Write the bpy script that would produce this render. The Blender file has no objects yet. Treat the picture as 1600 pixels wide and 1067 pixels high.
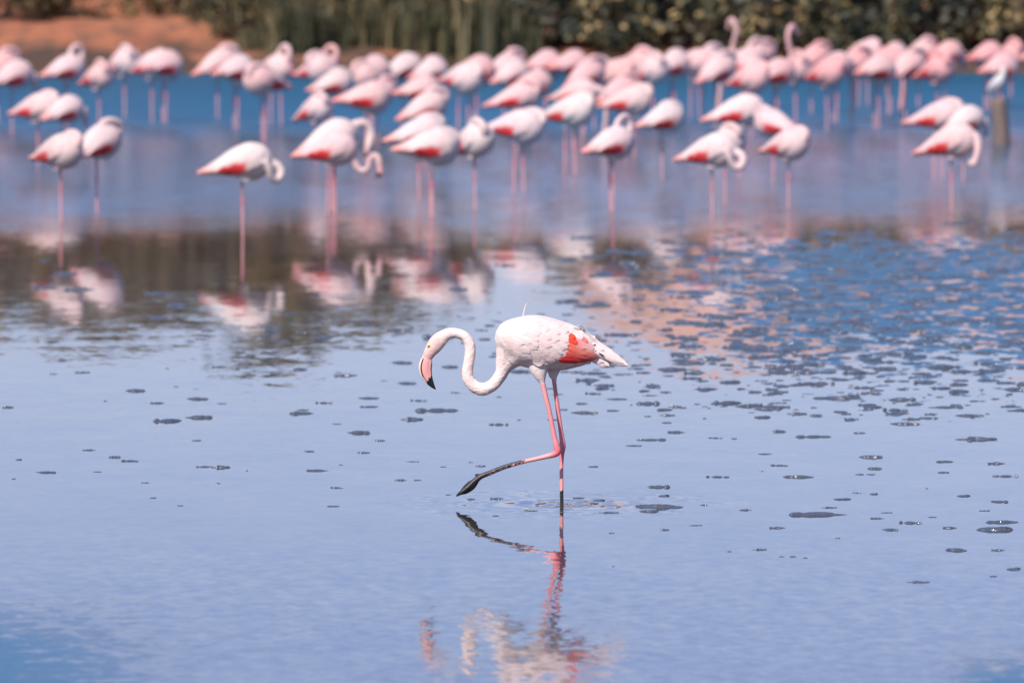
import bpy, bmesh, math, random
import numpy as np
from mathutils import Vector, Matrix, noise
from mathutils.bvhtree import BVHTree

R = math.radians
scene = bpy.context.scene
COL = scene.collection
random.seed(7)
rng = np.random.default_rng(7)

# ------------------------------------------------------------------ camera
F_PX = 13333.0            # 300 mm lens, in pixels of the 1600 px wide photograph
PPM = 312.0               # pixels per metre at the walking bird
DIST = F_PX / PPM
HCAM = 972.0 / PPM
HOR = -184.0              # the horizon lies just above the frame
cam_d = bpy.data.cameras.new('camera')
cam = bpy.data.objects.new('camera', cam_d)
COL.objects.link(cam)
cam.location = (0, 0, HCAM)
cam.rotation_euler = (R(90) - math.atan((533.5 - HOR) / F_PX), 0, 0)
cam_d.sensor_width = 36
cam_d.lens = 300
cam_d.clip_start = 0.5
cam_d.clip_end = 5000
cam_d.dof.use_dof = True
cam_d.dof.focus_distance = math.hypot(DIST, HCAM - 0.6)
cam_d.dof.aperture_fstop = 4.4
scene.camera = cam

# ------------------------------------------------------------------ sky, sun, exposure
SUN_EL, SUN_AZ = 46.0, 210.0
w = bpy.data.worlds.new('World')
scene.world = w
w.use_nodes = True
nt = w.node_tree
nt.nodes.clear()
sky = nt.nodes.new('ShaderNodeTexSky')
sky.sky_type = 'NISHITA'
sky.sun_disc = False
sky.sun_elevation = R(SUN_EL)
sky.sun_rotation = R(SUN_AZ)
sky.altitude = 0
sky.air_density = 1.0
sky.dust_density = 0.2
sky.ozone_density = 7.0
bg = nt.nodes.new('ShaderNodeBackground')
bg.inputs['Strength'].default_value = 0.106
wo = nt.nodes.new('ShaderNodeOutputWorld')
tint = nt.nodes.new('ShaderNodeMix'); tint.data_type = 'RGBA'; tint.blend_type = 'MULTIPLY'; tint.inputs[0].default_value = 1.0
tint.inputs[7].default_value = (1.09, 0.90, 1.10, 1)      # a slightly rosy, clear sky overall
nt.links.new(sky.outputs[0], tint.inputs[6])
nt.links.new(tint.outputs[2], bg.inputs['Color'])
nt.links.new(bg.outputs[0], wo.inputs['Surface'])
sun_d = bpy.data.lights.new('sun', 'SUN')
sun_d.energy = 4.9
sun_d.angle = R(0.53)
sun_d.color = (1.0, 0.91, 0.81)
sun = bpy.data.objects.new('sun', sun_d)
COL.objects.link(sun)
sdir = Vector((math.sin(R(SUN_AZ)) * math.cos(R(SUN_EL)), math.cos(R(SUN_AZ)) * math.cos(R(SUN_EL)), math.sin(R(SUN_EL))))
sun.rotation_euler = sdir.to_track_quat('Z', 'Y').to_euler()
sun.location = (-20, -20, 30)
vs = scene.view_settings
vs.view_transform = 'Standard'
vs.look = 'None'
vs.gamma = 1.0
vs.exposure = 0.15
vs.use_curve_mapping = False
scene.cycles.max_bounces = 6
scene.cycles.use_denoising = True

# ------------------------------------------------------------------ helpers
def link(o, parent=None):
    COL.objects.link(o)
    if parent is not None:
        o.parent = parent
    return o

def tag(o, label=None, cat=None, group=None, kind=None):
    if label: o['label'] = label
    if cat: o['category'] = cat
    if group: o['group'] = group
    if kind: o['kind'] = kind
    return o

def empty(name, loc=(0, 0, 0), rz=0.0):
    o = bpy.data.objects.new(name, None)
    o.empty_display_size = 0.1
    o.location = loc
    o.rotation_euler = (0, 0, rz)
    return link(o)

def mesh_obj(name, me, parent=None):
    return link(bpy.data.objects.new(name, me), parent)

def set_col(me, cols, attr='Col'):
    a = me.attributes.new(attr, 'FLOAT_COLOR', 'POINT')
    c = np.ones((len(me.vertices), 4), dtype=np.float32)
    c[:, :3] = cols
    a.data.foreach_set('color', c.ravel())

def smooth(me):
    me.polygons.foreach_set('use_smooth', [True] * len(me.polygons))
    me.update()

def ground_from_px(px, py):
    """point of the water plane (z = 0) seen at a pixel of the photograph"""
    r = 972.0 / (py - HOR)
    return ((px - 800.0) / PPM * r, DIST * r, r)

def sstep(a, b, x):
    t = np.clip((np.asarray(x, float) - a) / (b - a), 0, 1)
    return t * t * (3 - 2 * t)

# node helpers
class NT:
    def __init__(self, name):
        self.m = bpy.data.materials.new(name)
        self.m.use_nodes = True
        self.t = self.m.node_tree
        self.t.nodes.clear()
        self.out = self.t.nodes.new('ShaderNodeOutputMaterial')
        self.p = self.t.nodes.new('ShaderNodeBsdfPrincipled')
        self.t.links.new(self.p.outputs[0], self.out.inputs['Surface'])
    def n(self, typ, **kw):
        nd = self.t.nodes.new(typ)
        for k, v in kw.items():
            setattr(nd, k, v)
        return nd
    def l(self, a, b):
        self.t.links.new(a, b)
    def val(self, sock, v):
        if hasattr(v, 'is_output') or hasattr(v, 'links'):
            self.l(v, sock)
        else:
            sock.default_value = v
    def math(self, op, a, b=0.0, c=None, clamp=False):
        nd = self.n('ShaderNodeMath', operation=op)
        nd.use_clamp = clamp
        self.val(nd.inputs[0], a); self.val(nd.inputs[1], b)
        if c is not None: self.val(nd.inputs[2], c)
        return nd.outputs[0]
    def ramp(self, x, a, b, lo=0.0, hi=1.0):
        nd = self.n('ShaderNodeMapRange', interpolation_type='SMOOTHSTEP')
        self.val(nd.inputs['Value'], x)
        nd.inputs['From Min'].default_value = a; nd.inputs['From Max'].default_value = b
        nd.inputs['To Min'].default_value = lo; nd.inputs['To Max'].default_value = hi
        return nd.outputs[0]
    def noise(self, vec, scale, detail=3, rough=0.5):
        nd = self.n('ShaderNodeTexNoise')
        nd.inputs['Scale'].default_value = scale
        nd.inputs['Detail'].default_value = detail
        nd.inputs['Roughness'].default_value = rough
        if vec is not None: self.l(vec, nd.inputs['Vector'])
        return nd
    def mapping(self, vec, scale=(1, 1, 1), loc=(0, 0, 0), rot=(0, 0, 0)):
        nd = self.n('ShaderNodeMapping')
        nd.inputs['Scale'].default_value = scale
        nd.inputs['Location'].default_value = loc
        nd.inputs['Rotation'].default_value = rot
        self.l(vec, nd.inputs['Vector'])
        return nd.outputs[0]
    def mixc(self, f, a, b, blend='MIX'):
        nd = self.n('ShaderNodeMix', data_type='RGBA', blend_type=blend)
        self.val(nd.inputs[0], f)
        for s, v in ((nd.inputs[6], a), (nd.inputs[7], b)):
            if isinstance(v, tuple): s.default_value = (v[0], v[1], v[2], 1)
            else: self.l(v, s)
        return nd.outputs[2]
    def geo(self):
        return self.n('ShaderNodeNewGeometry').outputs['Position']
    def objco(self):
        return self.n('ShaderNodeTexCoord').outputs['Object']
    def bump(self, h, strength, dist):
        nd = self.n('ShaderNodeBump')
        nd.inputs['Strength'].default_value = strength
        nd.inputs['Distance'].default_value = dist
        self.l(h, nd.inputs['Height'])
        self.l(nd.outputs[0], self.p.inputs['Normal'])

# ------------------------------------------------------------------ materials
def make_water():
    m = NT('shallow_water')
    P = m.geo()
    sep = m.n('ShaderNodeSeparateXYZ'); m.l(P, sep.inputs[0])
    X, Y = sep.outputs[0], sep.outputs[1]
    def slopes(scale, sx, sy, detail=2, rot=0.0):
        v = m.mapping(P, scale=scale, rot=(0, 0, rot))
        nz = m.noise(v, 1.0, detail, 0.55)
        s = m.n('ShaderNodeVectorMath', operation='SUBTRACT'); m.l(nz.outputs['Color'], s.inputs[0]); s.inputs[1].default_value = (0.5, 0.5, 0.5)
        k = m.n('ShaderNodeVectorMath', operation='MULTIPLY'); m.l(s.outputs[0], k.inputs[0]); k.inputs[1].default_value = (sx, sy, 0)
        return k.outputs[0]
    def vscale(v, f):
        k = m.n('ShaderNodeVectorMath', operation='SCALE'); m.l(v, k.inputs[0]); m.val(k.inputs['Scale'], f); return k.outputs[0]
    def vadd(a, b):
        k = m.n('ShaderNodeVectorMath', operation='ADD'); m.l(a, k.inputs[0]); m.l(b, k.inputs[1]); return k.outputs[0]
    # wind: patches of rougher water, large and broken
    big = m.noise(m.mapping(P, scale=(0.35, 0.10, 1)), 1.0, 3, 0.6).outputs['Fac']
    pat = m.noise(m.mapping(P, scale=(5.5, 1.9, 1)), 1.0, 4, 0.62).outputs['Fac']
    # the shore half of the lagoon is ruffled by wind
    yj = m.math('ADD', Y, m.math('MULTIPLY', m.math('SUBTRACT', big, 0.5), 16.0))
    far = m.ramp(yj, 71.0, 86.0)
    far2 = m.ramp(Y, 100.0, 118.0)
    # a streak of ruffled water on the right, in flakes
    rx = m.ramp(m.math('ADD', X, m.math('MULTIPLY', m.math('SUBTRACT', big, 0.5), 2.0)), -0.3, 2.6)
    ry = m.math('MULTIPLY', m.ramp(Y, 44.0, 62.0), m.ramp(Y, 82.0, 70.0))
    thr = m.math('SUBTRACT', 0.74, m.math('MULTIPLY', m.math('MULTIPLY', rx, ry), 0.30))
    flakes = m.ramp(m.math('SUBTRACT', pat, thr), -0.01, 0.03)
    flakes = m.math('MULTIPLY', flakes, m.ramp(Y, 44.5, 49.0))
    # near corners, where a breeze comes in
    nl = m.math('MULTIPLY', m.ramp(X, -0.5, -2.1), m.ramp(Y, 42.0, 32.5))
    nr = m.math('MULTIPLY', m.ramp(X, 1.2, 2.0), m.ramp(Y, 37.0, 32.5))
    near = m.math('ADD', nl, nr, clamp=True)
    nthr = m.math('SUBTRACT', 0.80, m.math('MULTIPLY', near, 0.46))
    pat2 = m.noise(m.mapping(P, scale=(9.0, 4.5, 1), loc=(3, 7, 0)), 1.0, 3, 0.6).outputs['Fac']
    nearf = m.math('MULTIPLY', m.math('ADD', m.math('MULTIPLY', m.ramp(m.math('SUBTRACT', pat2, nthr), -0.10, 0.10), 0.6), m.math('MULTIPLY', near, 0.4)), near)
    # ripple layers (slopes of the surface)
    calm = slopes((2.2, 1.5, 1), 0.010, 0.0100, 3)
    calm2 = slopes((14, 6, 1), 0.030, 0.0090, 2, 0.3)
    fine = slopes((9, 5, 1), 0.40, 0.42, 3, 0.2)
    mid = slopes((5, 2.4, 1), 0.36, 0.42, 3, -0.15)
    midz = m.math('MULTIPLY', m.ramp(Y, 54.0, 64.0), m.ramp(Y, 90.0, 80.0))
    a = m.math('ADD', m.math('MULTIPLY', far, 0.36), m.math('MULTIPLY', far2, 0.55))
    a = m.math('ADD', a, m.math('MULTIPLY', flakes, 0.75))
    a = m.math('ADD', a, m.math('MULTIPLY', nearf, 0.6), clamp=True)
    # rings and wake round the standing leg
    c = m.n('ShaderNodeVectorMath', operation='SUBTRACT'); m.l(P, c.inputs[0]); c.inputs[1].default_value = (0.25, DIST, 0)
    ln = m.n('ShaderNodeVectorMath', operation='LENGTH')
    cs = m.n('ShaderNodeVectorMath', operation='MULTIPLY'); m.l(c.outputs[0], cs.inputs[0]); cs.inputs[1].default_value = (1.0, 0.8, 0)
    m.l(cs.outputs[0], ln.inputs[0])
    rad = ln.outputs['Value']
    wob = m.noise(m.mapping(P, scale=(6, 3, 1)), 1.0, 2).outputs['Fac']
    ring = m.math('SINE', m.math('ADD', m.math('MULTIPLY', rad, 48.0), m.math('MULTIPLY', wob, 14.0)))
    ring = m.math('MULTIPLY', ring, m.ramp(rad, 0.6, 0.02, 0.0, 0.028))
    comb = m.n('ShaderNodeCombineXYZ'); m.l(m.math('MULTIPLY', ring, 0.3), comb.inputs[0]); m.l(ring, comb.inputs[1])
    nearb = m.ramp(Y, 42.3, 35.5, 1.0, 4.2)
    wk = m.math('MULTIPLY', m.ramp(rad, 1.15, 0.2), m.ramp(wob, 0.38, 0.62))
    comb_o = vadd(comb.outputs[0], vscale(slopes((20, 9, 1), 0.12, 0.15, 3, 0.1), wk))
    tot = vadd(vadd(calm, vscale(calm2, nearb)), vadd(vscale(vadd(fine, mid), m.math('MULTIPLY', a, 0.45)), comb_o))
    up = m.n('ShaderNodeVectorMath', operation='ADD'); m.l(tot, up.inputs[0]); up.inputs[1].default_value = (0, 0, 1)
    nm = m.n('ShaderNodeVectorMath', operation='NORMALIZE'); m.l(up.outputs[0], nm.inputs[0])
    m.l(nm.outputs[0], m.p.inputs['Normal'])
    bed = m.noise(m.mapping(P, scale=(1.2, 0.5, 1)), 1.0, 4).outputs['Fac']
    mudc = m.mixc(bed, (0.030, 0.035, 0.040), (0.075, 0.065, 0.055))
    colr = m.mixc(m.ramp(a, 0.05, 0.6), mudc, (0.016, 0.115, 0.205))  # blue sky mirrored by the ripples, painted into the base colour
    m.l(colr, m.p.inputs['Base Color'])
    # unresolved wavelets of the ruffled water
    m.l(m.math('ADD', m.math('MULTIPLY', a, 0.40), m.math('ADD', m.math('ADD', 0.02, m.math('MULTIPLY', midz, 0.022)), m.ramp(Y, 40.0, 35.0, 0.0, 0.035))), m.p.inputs['Roughness'])
    m.p.inputs['IOR'].default_value = 1.36
    return m.m

def make_mud():
    m = NT('wet_mud')
    P = m.geo()
    nz = m.noise(P, 38, 4, 0.6).outputs['Fac']
    m.l(m.mixc(nz, (0.045, 0.08, 0.13), (0.12, 0.125, 0.15)), m.p.inputs['Base Color'])
    m.l(m.ramp(nz, 0.3, 0.7, 0.05, 0.25), m.p.inputs['Roughness'])
    m.bump(nz, 0.8, 0.008)
    return m.m

def make_plumage():
    m = NT('plumage')
    a = m.n('ShaderNodeAttribute', attribute_name='Col')
    O = m.objco()
    nz = m.noise(m.mapping(O, scale=(40, 40, 90), rot=(0, 0.4, 0)), 1.0, 3, 0.6).outputs['Fac']
    soft = m.noise(O, 14, 2).outputs['Fac']
    col = m.mixc(m.ramp(soft, 0.35, 0.75, 0.0, 0.25), a.outputs['Color'], m.mixc(1.0, a.outputs['Color'], (0.98, 0.80, 0.79), 'MULTIPLY'))
    oc = m.n('ShaderNodeObjectInfo').outputs['Color']       # each bird's own shade of pink
    col = m.mixc(1.0, col, oc, 'MULTIPLY')
    m.l(col, m.p.inputs['Base Color'])
    m.p.inputs['Roughness'].default_value = 0.75
    m.p.inputs['Specular IOR Level'].default_value = 0.25
    m.p.inputs['Sheen Weight'].default_value = 0.15
    m.bump(nz, 0.45, 0.005)
    return m.m

def make_attr(name, rough, bump=0.0, scale=60):
    m = NT(name)
    a = m.n('ShaderNodeAttribute', attribute_name='Col')
    m.l(a.outputs['Color'], m.p.inputs['Base Color'])
    m.p.inputs['Roughness'].default_value = rough
    if bump:
        m.bump(m.noise(m.objco(), scale, 3).outputs['Fac'], bump, 0.003)
    return m.m

def make_earth():
    m = NT('orange_earth')
    P = m.geo()
    sep = m.n('ShaderNodeSeparateXYZ'); m.l(P, sep.inputs[0])
    n1 = m.noise(P, 0.8, 5, 0.6).outputs['Fac']
    n2 = m.noise(m.mapping(P, scale=(1, 1, 4)), 2.2, 4, 0.6).outputs['Fac']
    c = m.mixc(n1, (0.30, 0.095, 0.045), (0.47, 0.185, 0.095))
    c = m.mixc(m.ramp(n2, 0.44, 0.64), c, (0.17, 0.085, 0.05))
    wet = m.ramp(m.math('ADD', sep.outputs[2], m.math('MULTIPLY', m.math('SUBTRACT', n1, 0.5), 1.1)), 0.22, 0.5, 1.0, 0.0)
    c = m.mixc(wet, c, (0.075, 0.045, 0.03))
    # higher ground: paler dry sand
    c = m.mixc(m.ramp(sep.outputs[2], 1.6, 3.0, 0.0, 0.7), c, (0.60, 0.38, 0.32))
    m.l(c, m.p.inputs['Base Color'])
    m.p.inputs['Roughness'].default_value = 0.95
    m.bump(n2, 0.8, 0.1)
    return m.m

def make_leaf(name, c1, c2, c3):
    m = NT(name)
    a = m.n('ShaderNodeAttribute', attribute_name='Col')     # per-leaf random number in red
    sp = m.n('ShaderNodeSeparateColor'); m.l(a.outputs['Color'], sp.inputs[0])
    oi = m.n('ShaderNodeObjectInfo').outputs['Random']
    f = m.math('ADD', m.math('MULTIPLY', sp.outputs[0], 0.8), m.math('MULTIPLY', oi, 0.2))
    c = m.mixc(m.ramp(f, 0.1, 0.65), c1, c2)
    c = m.mixc(m.ramp(f, 0.58, 0.80), c, c3)
    m.l(c, m.p.inputs['Base Color'])
    m.p.inputs['Roughness'].default_value = 0.55
    return m.m

def make_bark():
    m = NT('bark')
    nz = m.noise(m.mapping(m.objco(), scale=(12, 12, 2)), 1.0, 4).outputs['Fac']
    m.l(m.mixc(nz, (0.06, 0.04, 0.03), (0.17, 0.12, 0.085)), m.p.inputs['Base Color'])
    m.p.inputs['Roughness'].default_value = 0.9
    m.bump(nz, 0.6, 0.02)
    return m.m

def make_wood():
    m = NT('weathered_wood')
    nz = m.noise(m.mapping(m.objco(), scale=(30, 30, 3)), 1.0, 4).outputs['Fac']
    m.l(m.mixc(nz, (0.10, 0.075, 0.065), (0.27, 0.20, 0.17)), m.p.inputs['Base Color'])
    m.p.inputs['Roughness'].default_value = 0.85
    m.bump(nz, 0.7, 0.01)
    return m.m

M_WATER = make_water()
M_MUD = make_mud()
M_PLUME = make_plumage()
M_SKIN = make_attr('leg_skin', 0.45, 0.35, 90)
M_BILL = make_attr('bill_horn', 0.3)
M_EYE = make_attr('eye', 0.12)
M_EARTH = make_earth()
M_LEAF_G = make_leaf('green_foliage', (0.055, 0.042, 0.016), (0.13, 0.095, 0.036), (0.27, 0.18, 0.07))
M_LEAF_Y = make_leaf('olive_foliage', (0.028, 0.038, 0.028), (0.10, 0.088, 0.042), (0.56, 0.40, 0.18))
M_REED = make_leaf('reed_blades', (0.03, 0.033, 0.015), (0.07, 0.07, 0.028), (0.22, 0.17, 0.08))
M_BARK = make_bark()
M_WOOD = make_wood()

# ------------------------------------------------------------------ water
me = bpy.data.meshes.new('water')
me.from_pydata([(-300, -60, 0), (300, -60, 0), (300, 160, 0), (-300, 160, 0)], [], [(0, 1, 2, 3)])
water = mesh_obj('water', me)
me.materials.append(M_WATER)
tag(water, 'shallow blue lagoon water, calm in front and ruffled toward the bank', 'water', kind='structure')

# ------------------------------------------------------------------ bank and hill
SHORE = 139.0
def bank_h(x, y):
    s = SHORE + 0.6 * math.sin(x * 0.35) + 0.35 * math.sin(x * 1.1 + 1)
    d = y - s
    n = noise.noise((x * 0.5, y * 0.5, 0)) ; n2 = noise.noise((x * 1.7, y * 1.7, 3))
    if d < 0:
        return max(-0.6, 0.35 * d)
    z = 0.30 * float(sstep(0, 0.35, d)) + 0.55 * float(sstep(0.4, 3.2, d))
    left = 1 - float(sstep(-6, 0, x))
    right = float(sstep(-2.0, 2.2, x)) 
    z += left * 1.6 * float(sstep(4, 9, d + n)) + left * 2.5 * float(sstep(10, 30, d))
    z += right * (4.9 + 0.9 * noise.noise((x * .33, 2, 0)) + 0.5 * n) * float(sstep(7, 26, d))
    z += (0.10 * n + 0.06 * n2) * float(sstep(0.2, 2.5, d))
    return z
xs = np.concatenate([np.linspace(-400, -42, 16), np.linspace(-40, 40, 220), np.linspace(42, 400, 16)])
ys = np.concatenate([np.linspace(134, 138, 8), np.linspace(138.2, 145, 46), np.linspace(145.4, 172, 60), np.geomspace(173, 2500, 24)])
vv = [(float(x), float(y), bank_h(float(x), float(y))) for y in ys for x in xs]
nx = len(xs)
ff = [(j * nx + i, j * nx + i + 1, (j + 1) * nx + i + 1, (j + 1) * nx + i) for j in range(len(ys) - 1) for i in range(nx - 1)]
me = bpy.data.meshes.new('bank')
me.from_pydata(vv, [], ff)
smooth(me)
me.materials.append(M_EARTH)
tag(mesh_obj('bank', me), 'orange earth bank and sandy slope behind the lagoon', 'bank', kind='structure')

# ------------------------------------------------------------------ vegetation
def tube_pts(verts, faces, pts, rad, n=6):
    base = len(verts)
    for i, (p, r) in enumerate(zip(pts, rad)):
        p = Vector(p)
        t = (Vector(pts[min(i + 1, len(pts) - 1)]) - Vector(pts[max(i - 1, 0)])).normalized()
        a = t.orthogonal().normalized(); b = t.cross(a)
        for k in range(n):
            an = 2 * math.pi * k / n
            verts.append(tuple(p + (a * math.cos(an) + b * math.sin(an)) * r))
    for i in range(len(pts) - 1):
        for k in range(n):
            faces.append((base + i * n + k, base + i * n + (k + 1) % n, base + (i + 1) * n + (k + 1) % n, base + (i + 1) * n + k))
    faces.append(tuple(base + (len(pts) - 1) * n + k for k in range(n)))

def leaf_cloud(seed, clumps, per, size, aspect=1.8):
    """many leaf-sized faces gathered round clump centres (centre, radius)"""
    g = np.random.default_rng(seed)
    V, Fc, C = [], [], []
    for (c, r) in clumps:
        tone = g.uniform(0, 1)
        for _ in range(int(per * r * r / 0.09)):
            d = g.normal(size=3); d /= np.linalg.norm(d)
            rr = r * g.uniform(0.35, 1.05) ** 0.6
            p = np.array(c) + d * rr * np.array([1, 1, 0.8])
            nrm = d + g.normal(size=3) * 0.6 + np.array([0, 0, 0.35]); nrm /= np.linalg.norm(nrm)
            a = np.cross(nrm, g.normal(size=3)); a /= np.linalg.norm(a); b = np.cross(nrm, a)
            s = size * g.uniform(0.6, 1.3)
            i = len(V)
            V += [tuple(p - a * s * aspect * 0.5), tuple(p + b * s * 0.5 + nrm * s * 0.1), tuple(p + a * s * aspect * 0.5), tuple(p - b * s * 0.5 + nrm * s * 0.1)]
            Fc.append((i, i + 1, i + 2, i + 3))
            f = min(1, max(0, 0.62 * tone + 0.38 * g.uniform(0, 1)))
            C += [(f, f, f)] * 4
    return V, Fc, C

def shrub_meshes(seed, h, wid, n_cl, per, size, mat, trunky):
    g = np.random.default_rng(seed)
    tv, tf, clumps = [], [], []
    top = h * (0.55 if trunky else 0.4)
    pts = [(0, 0, -0.15), (0.03 * h * g.normal(), 0.03 * h * g.normal(), top * 0.5), (0.06 * h * g.normal(), 0.06 * h * g.normal(), top)]
    tube_pts(tv, tf, pts, [0.035 * h, 0.026 * h, 0.018 * h], 7)
    for k in range(n_cl):
        an = g.uniform(0, 2 * math.pi); ra = wid * 0.5 * math.sqrt(g.uniform(0, 1))
        lo = 0.30 if trunky else 0.12
        z = h * g.uniform(lo, 0.92) ; ra *= math.sqrt(max(0.12, 1 - ((z / h - 0.5) / 0.52) ** 2))
        c = (ra * math.cos(an), ra * math.sin(an), z)
        r = g.uniform(0.13, 0.24) * min(h, wid * 1.2) ** 0.8
        clumps.append((c, r))
        if k % 2 == 0:
            st = Vector(pts[1]).lerp(Vector(pts[2]), g.uniform(0, 1))
            mid = st.lerp(Vector(c), 0.5) + Vector((0, 0, 0.08 * h))
            tube_pts(tv, tf, [tuple(st), tuple(mid), c], [0.012 * h, 0.008 * h, 0.004 * h], 5)
    t = bpy.data.meshes.new('trunk'); t.from_pydata(tv, [], tf); smooth(t); t.materials.append(M_BARK)
    V, Fc, C = leaf_cloud(seed + 50, clumps, per, size)
    c = bpy.data.meshes.new('crown'); c.from_pydata(V, [], Fc); set_col(c, np.array(C)); c.materials.append(mat)
    return t, c

def reed_meshes(seed, h, wid, n):
    g = np.random.default_rng(seed)
    V, Fc, C = [], [], []
    for _ in range(n):
        x, y = g.normal() * wid * 0.3, g.normal() * 0.25
        hh = h * g.uniform(0.55, 1.05); an = g.uniform(0, 2 * math.pi); lean = g.uniform(0.03, 0.32) * hh
        wd = g.uniform(0.012, 0.03); f = g.uniform(0, 1)
        dx, dy = math.cos(an), math.sin(an)
        i = len(V)
        for k in range(5):
            t = k / 4
            px, py, pz = x + dx * lean * t * t, y + dy * lean * t * t, -0.1 + hh * t * (1 - 0.12 * t)
            ww = wd * (1 - t) ** 0.6 + 0.002
            V += [(px - dy * ww, py + dx * ww, pz), (px + dy * ww, py - dx * ww, pz)]
            C += [(f, f, f)] * 2
        for k in range(4):
            Fc.append((i + 2 * k, i + 2 * k + 1, i + 2 * k + 3, i + 2 * k + 2))
    me = bpy.data.meshes.new('blades'); me.from_pydata(V, [], Fc); set_col(me, np.array(C)); me.materials.append(M_REED)
    return me

SHRUBS = [shrub_meshes(100 + i, 1.0, 1.15, 26, 85, 0.060, M_LEAF_Y, False) for i in range(4)]
TREES = [shrub_meshes(200 + i, 1.0, 0.62, 34, 110, 0.038, M_LEAF_G, True) for i in range(3)]
GSHRUB = [shrub_meshes(300 + i, 1.0, 1.2, 26, 85, 0.055, M_LEAF_G, False) for i in range(2)]
REEDS = [reed_meshes(400 + i, 1.0, 1.0, 420) for i in range(3)]

def put_plant(kind, protos, idx, px, y, h, label, group, cat, wscale=1.0, x=None):
    x = (px - 800) / F_PX * y if x is None else x
    o = empty(kind, (x, y, bank_h(x, y) - 0.03), random.uniform(0, 6.28))
    o.scale = (h * wscale, h * wscale, h)
    t, c = protos[idx % len(protos)]
    mesh_obj('trunk', t, o); mesh_obj('crown', c, o)
    tag(o, label, cat, group)
    return o
def put_reed(idx, px, y, h, label, x=None):
    x = (px - 800) / F_PX * y if x is None else x
    o = mesh_obj('reed_clump', REEDS[idx % 3])
    o.location = (x, y, bank_h(x, y) - 0.02); o.rotation_euler = (0, 0, random.uniform(-0.4, 0.4)); o.scale = (h * 0.8, h * 0.8, h)
    tag(o, label, 'reeds', 'reeds at the foot of the bank')

ORD = 'first second third fourth fifth sixth seventh eighth ninth tenth eleventh twelfth thirteenth fourteenth fifteenth sixteenth seventeenth eighteenth nineteenth twentieth'.split()
def ordw(i):
    return ORD[i] if i < 20 else ('twenty-' + ORD[i - 20] if i < 29 else 'thirtieth' if i == 29 else 'thirty-' + ORD[i - 30] if i < 39 else 'fortieth' if i == 39 else 'forty-' + ORD[i - 40] if i < 49 else 'fiftieth' if i == 49 else 'fifty-' + ORD[i - 50])
# left: tall trees behind the orange terrace (their crowns are above the frame but mirrored in the water)
for i, (px, y, h) in enumerate([(-120, 147.5, 3.9), (20, 148.5, 3.6), (115, 147.0, 3.4), (185, 151, 4.2), (300, 153, 3.9), (385, 150, 3.6), (450, 146.5, 3.5), (470, 152, 4.7), (545, 148, 3.4), (610, 151, 3.8), (-260, 149, 4.2), (-400, 150, 4.0), (65, 152, 4.2), (240, 149, 3.9), (340, 147.5, 3.6), (-40, 151, 4.0), (510, 150, 3.9), (575, 153, 3.9), (-20, 155, 4.1), (75, 156, 4.2), (150, 155, 4.0), (235, 156, 4.2), (310, 155, 4.0), (395, 156, 4.1), (455, 155, 4.0), (540, 156, 4.1), (630, 156, 3.9)]):
    h -= float(0.6); put_plant('tree', TREES, i, px, y, h + 1.55 - bank_h((px - 800) / F_PX * y, y), 'dark green tree rising from the orange bank at the left', 'trees on the left bank', 'tree', 1.5)
for i, (px, y, h) in enumerate([(-60, 142.0, 1.3), (10, 141.7, 1.2), (62, 142.1, 1.1), (108, 142.4, .9), (205, 141.9, 0.8), (275, 142.4, 0.9)]):
    put_plant('shrub', GSHRUB, i, px, y, h, 'low dark shrub on the orange terrace, %s from the left' % ordw(i), 'shrubs on the orange terrace', 'shrub', 1.1)
# middle: reeds and green shrubs down to the water's edge
for i, px in enumerate(sorted([345, 392, 420] + [random.uniform(430, 800) for _ in range(34)])):
    put_reed(i, px, 139.3 + (0.4 if i % 2 else random.uniform(0, 2.4)), random.uniform(0.45, .85) if i % 2 else random.uniform(.6, 1.4), '%s reed clump from the left along the foot of the bank' % ordw(i))
for i, (px, y, h) in enumerate([(322, 141.2, .55), (372, 140.4, .75), (408, 140.9, .9), (455, 140.3, .7), (505, 140.2, .95), (548, 140.6, .7), (590, 140.1, 1.0), (660, 140.0, .9), (705, 140.4, 1.15), (752, 140.2, 1.0)]):
    put_plant('shrub', GSHRUB if i % 3 else SHRUBS, i, px, y, h, 'low rounded olive scrub at the foot of the bank, %s from the left' % ordw(i), 'low scrub at the foot of the bank', 'shrub', 1.1)
for i, (px, y, h) in enumerate([(350, 141.8, 1.1), (415, 141.4, 1.6), (480, 141.6, 1.7), (560, 141.5, 1.9), (640, 141.2, 1.8), (715, 141.4, 2.0), (770, 142, 2.2)]):
    put_plant('shrub', GSHRUB if i < 3 else SHRUBS, i, px, y, h, '%s dark green shrub from the left behind the reeds' % ordw(i), 'shrubs behind the reeds', 'shrub')
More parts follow.
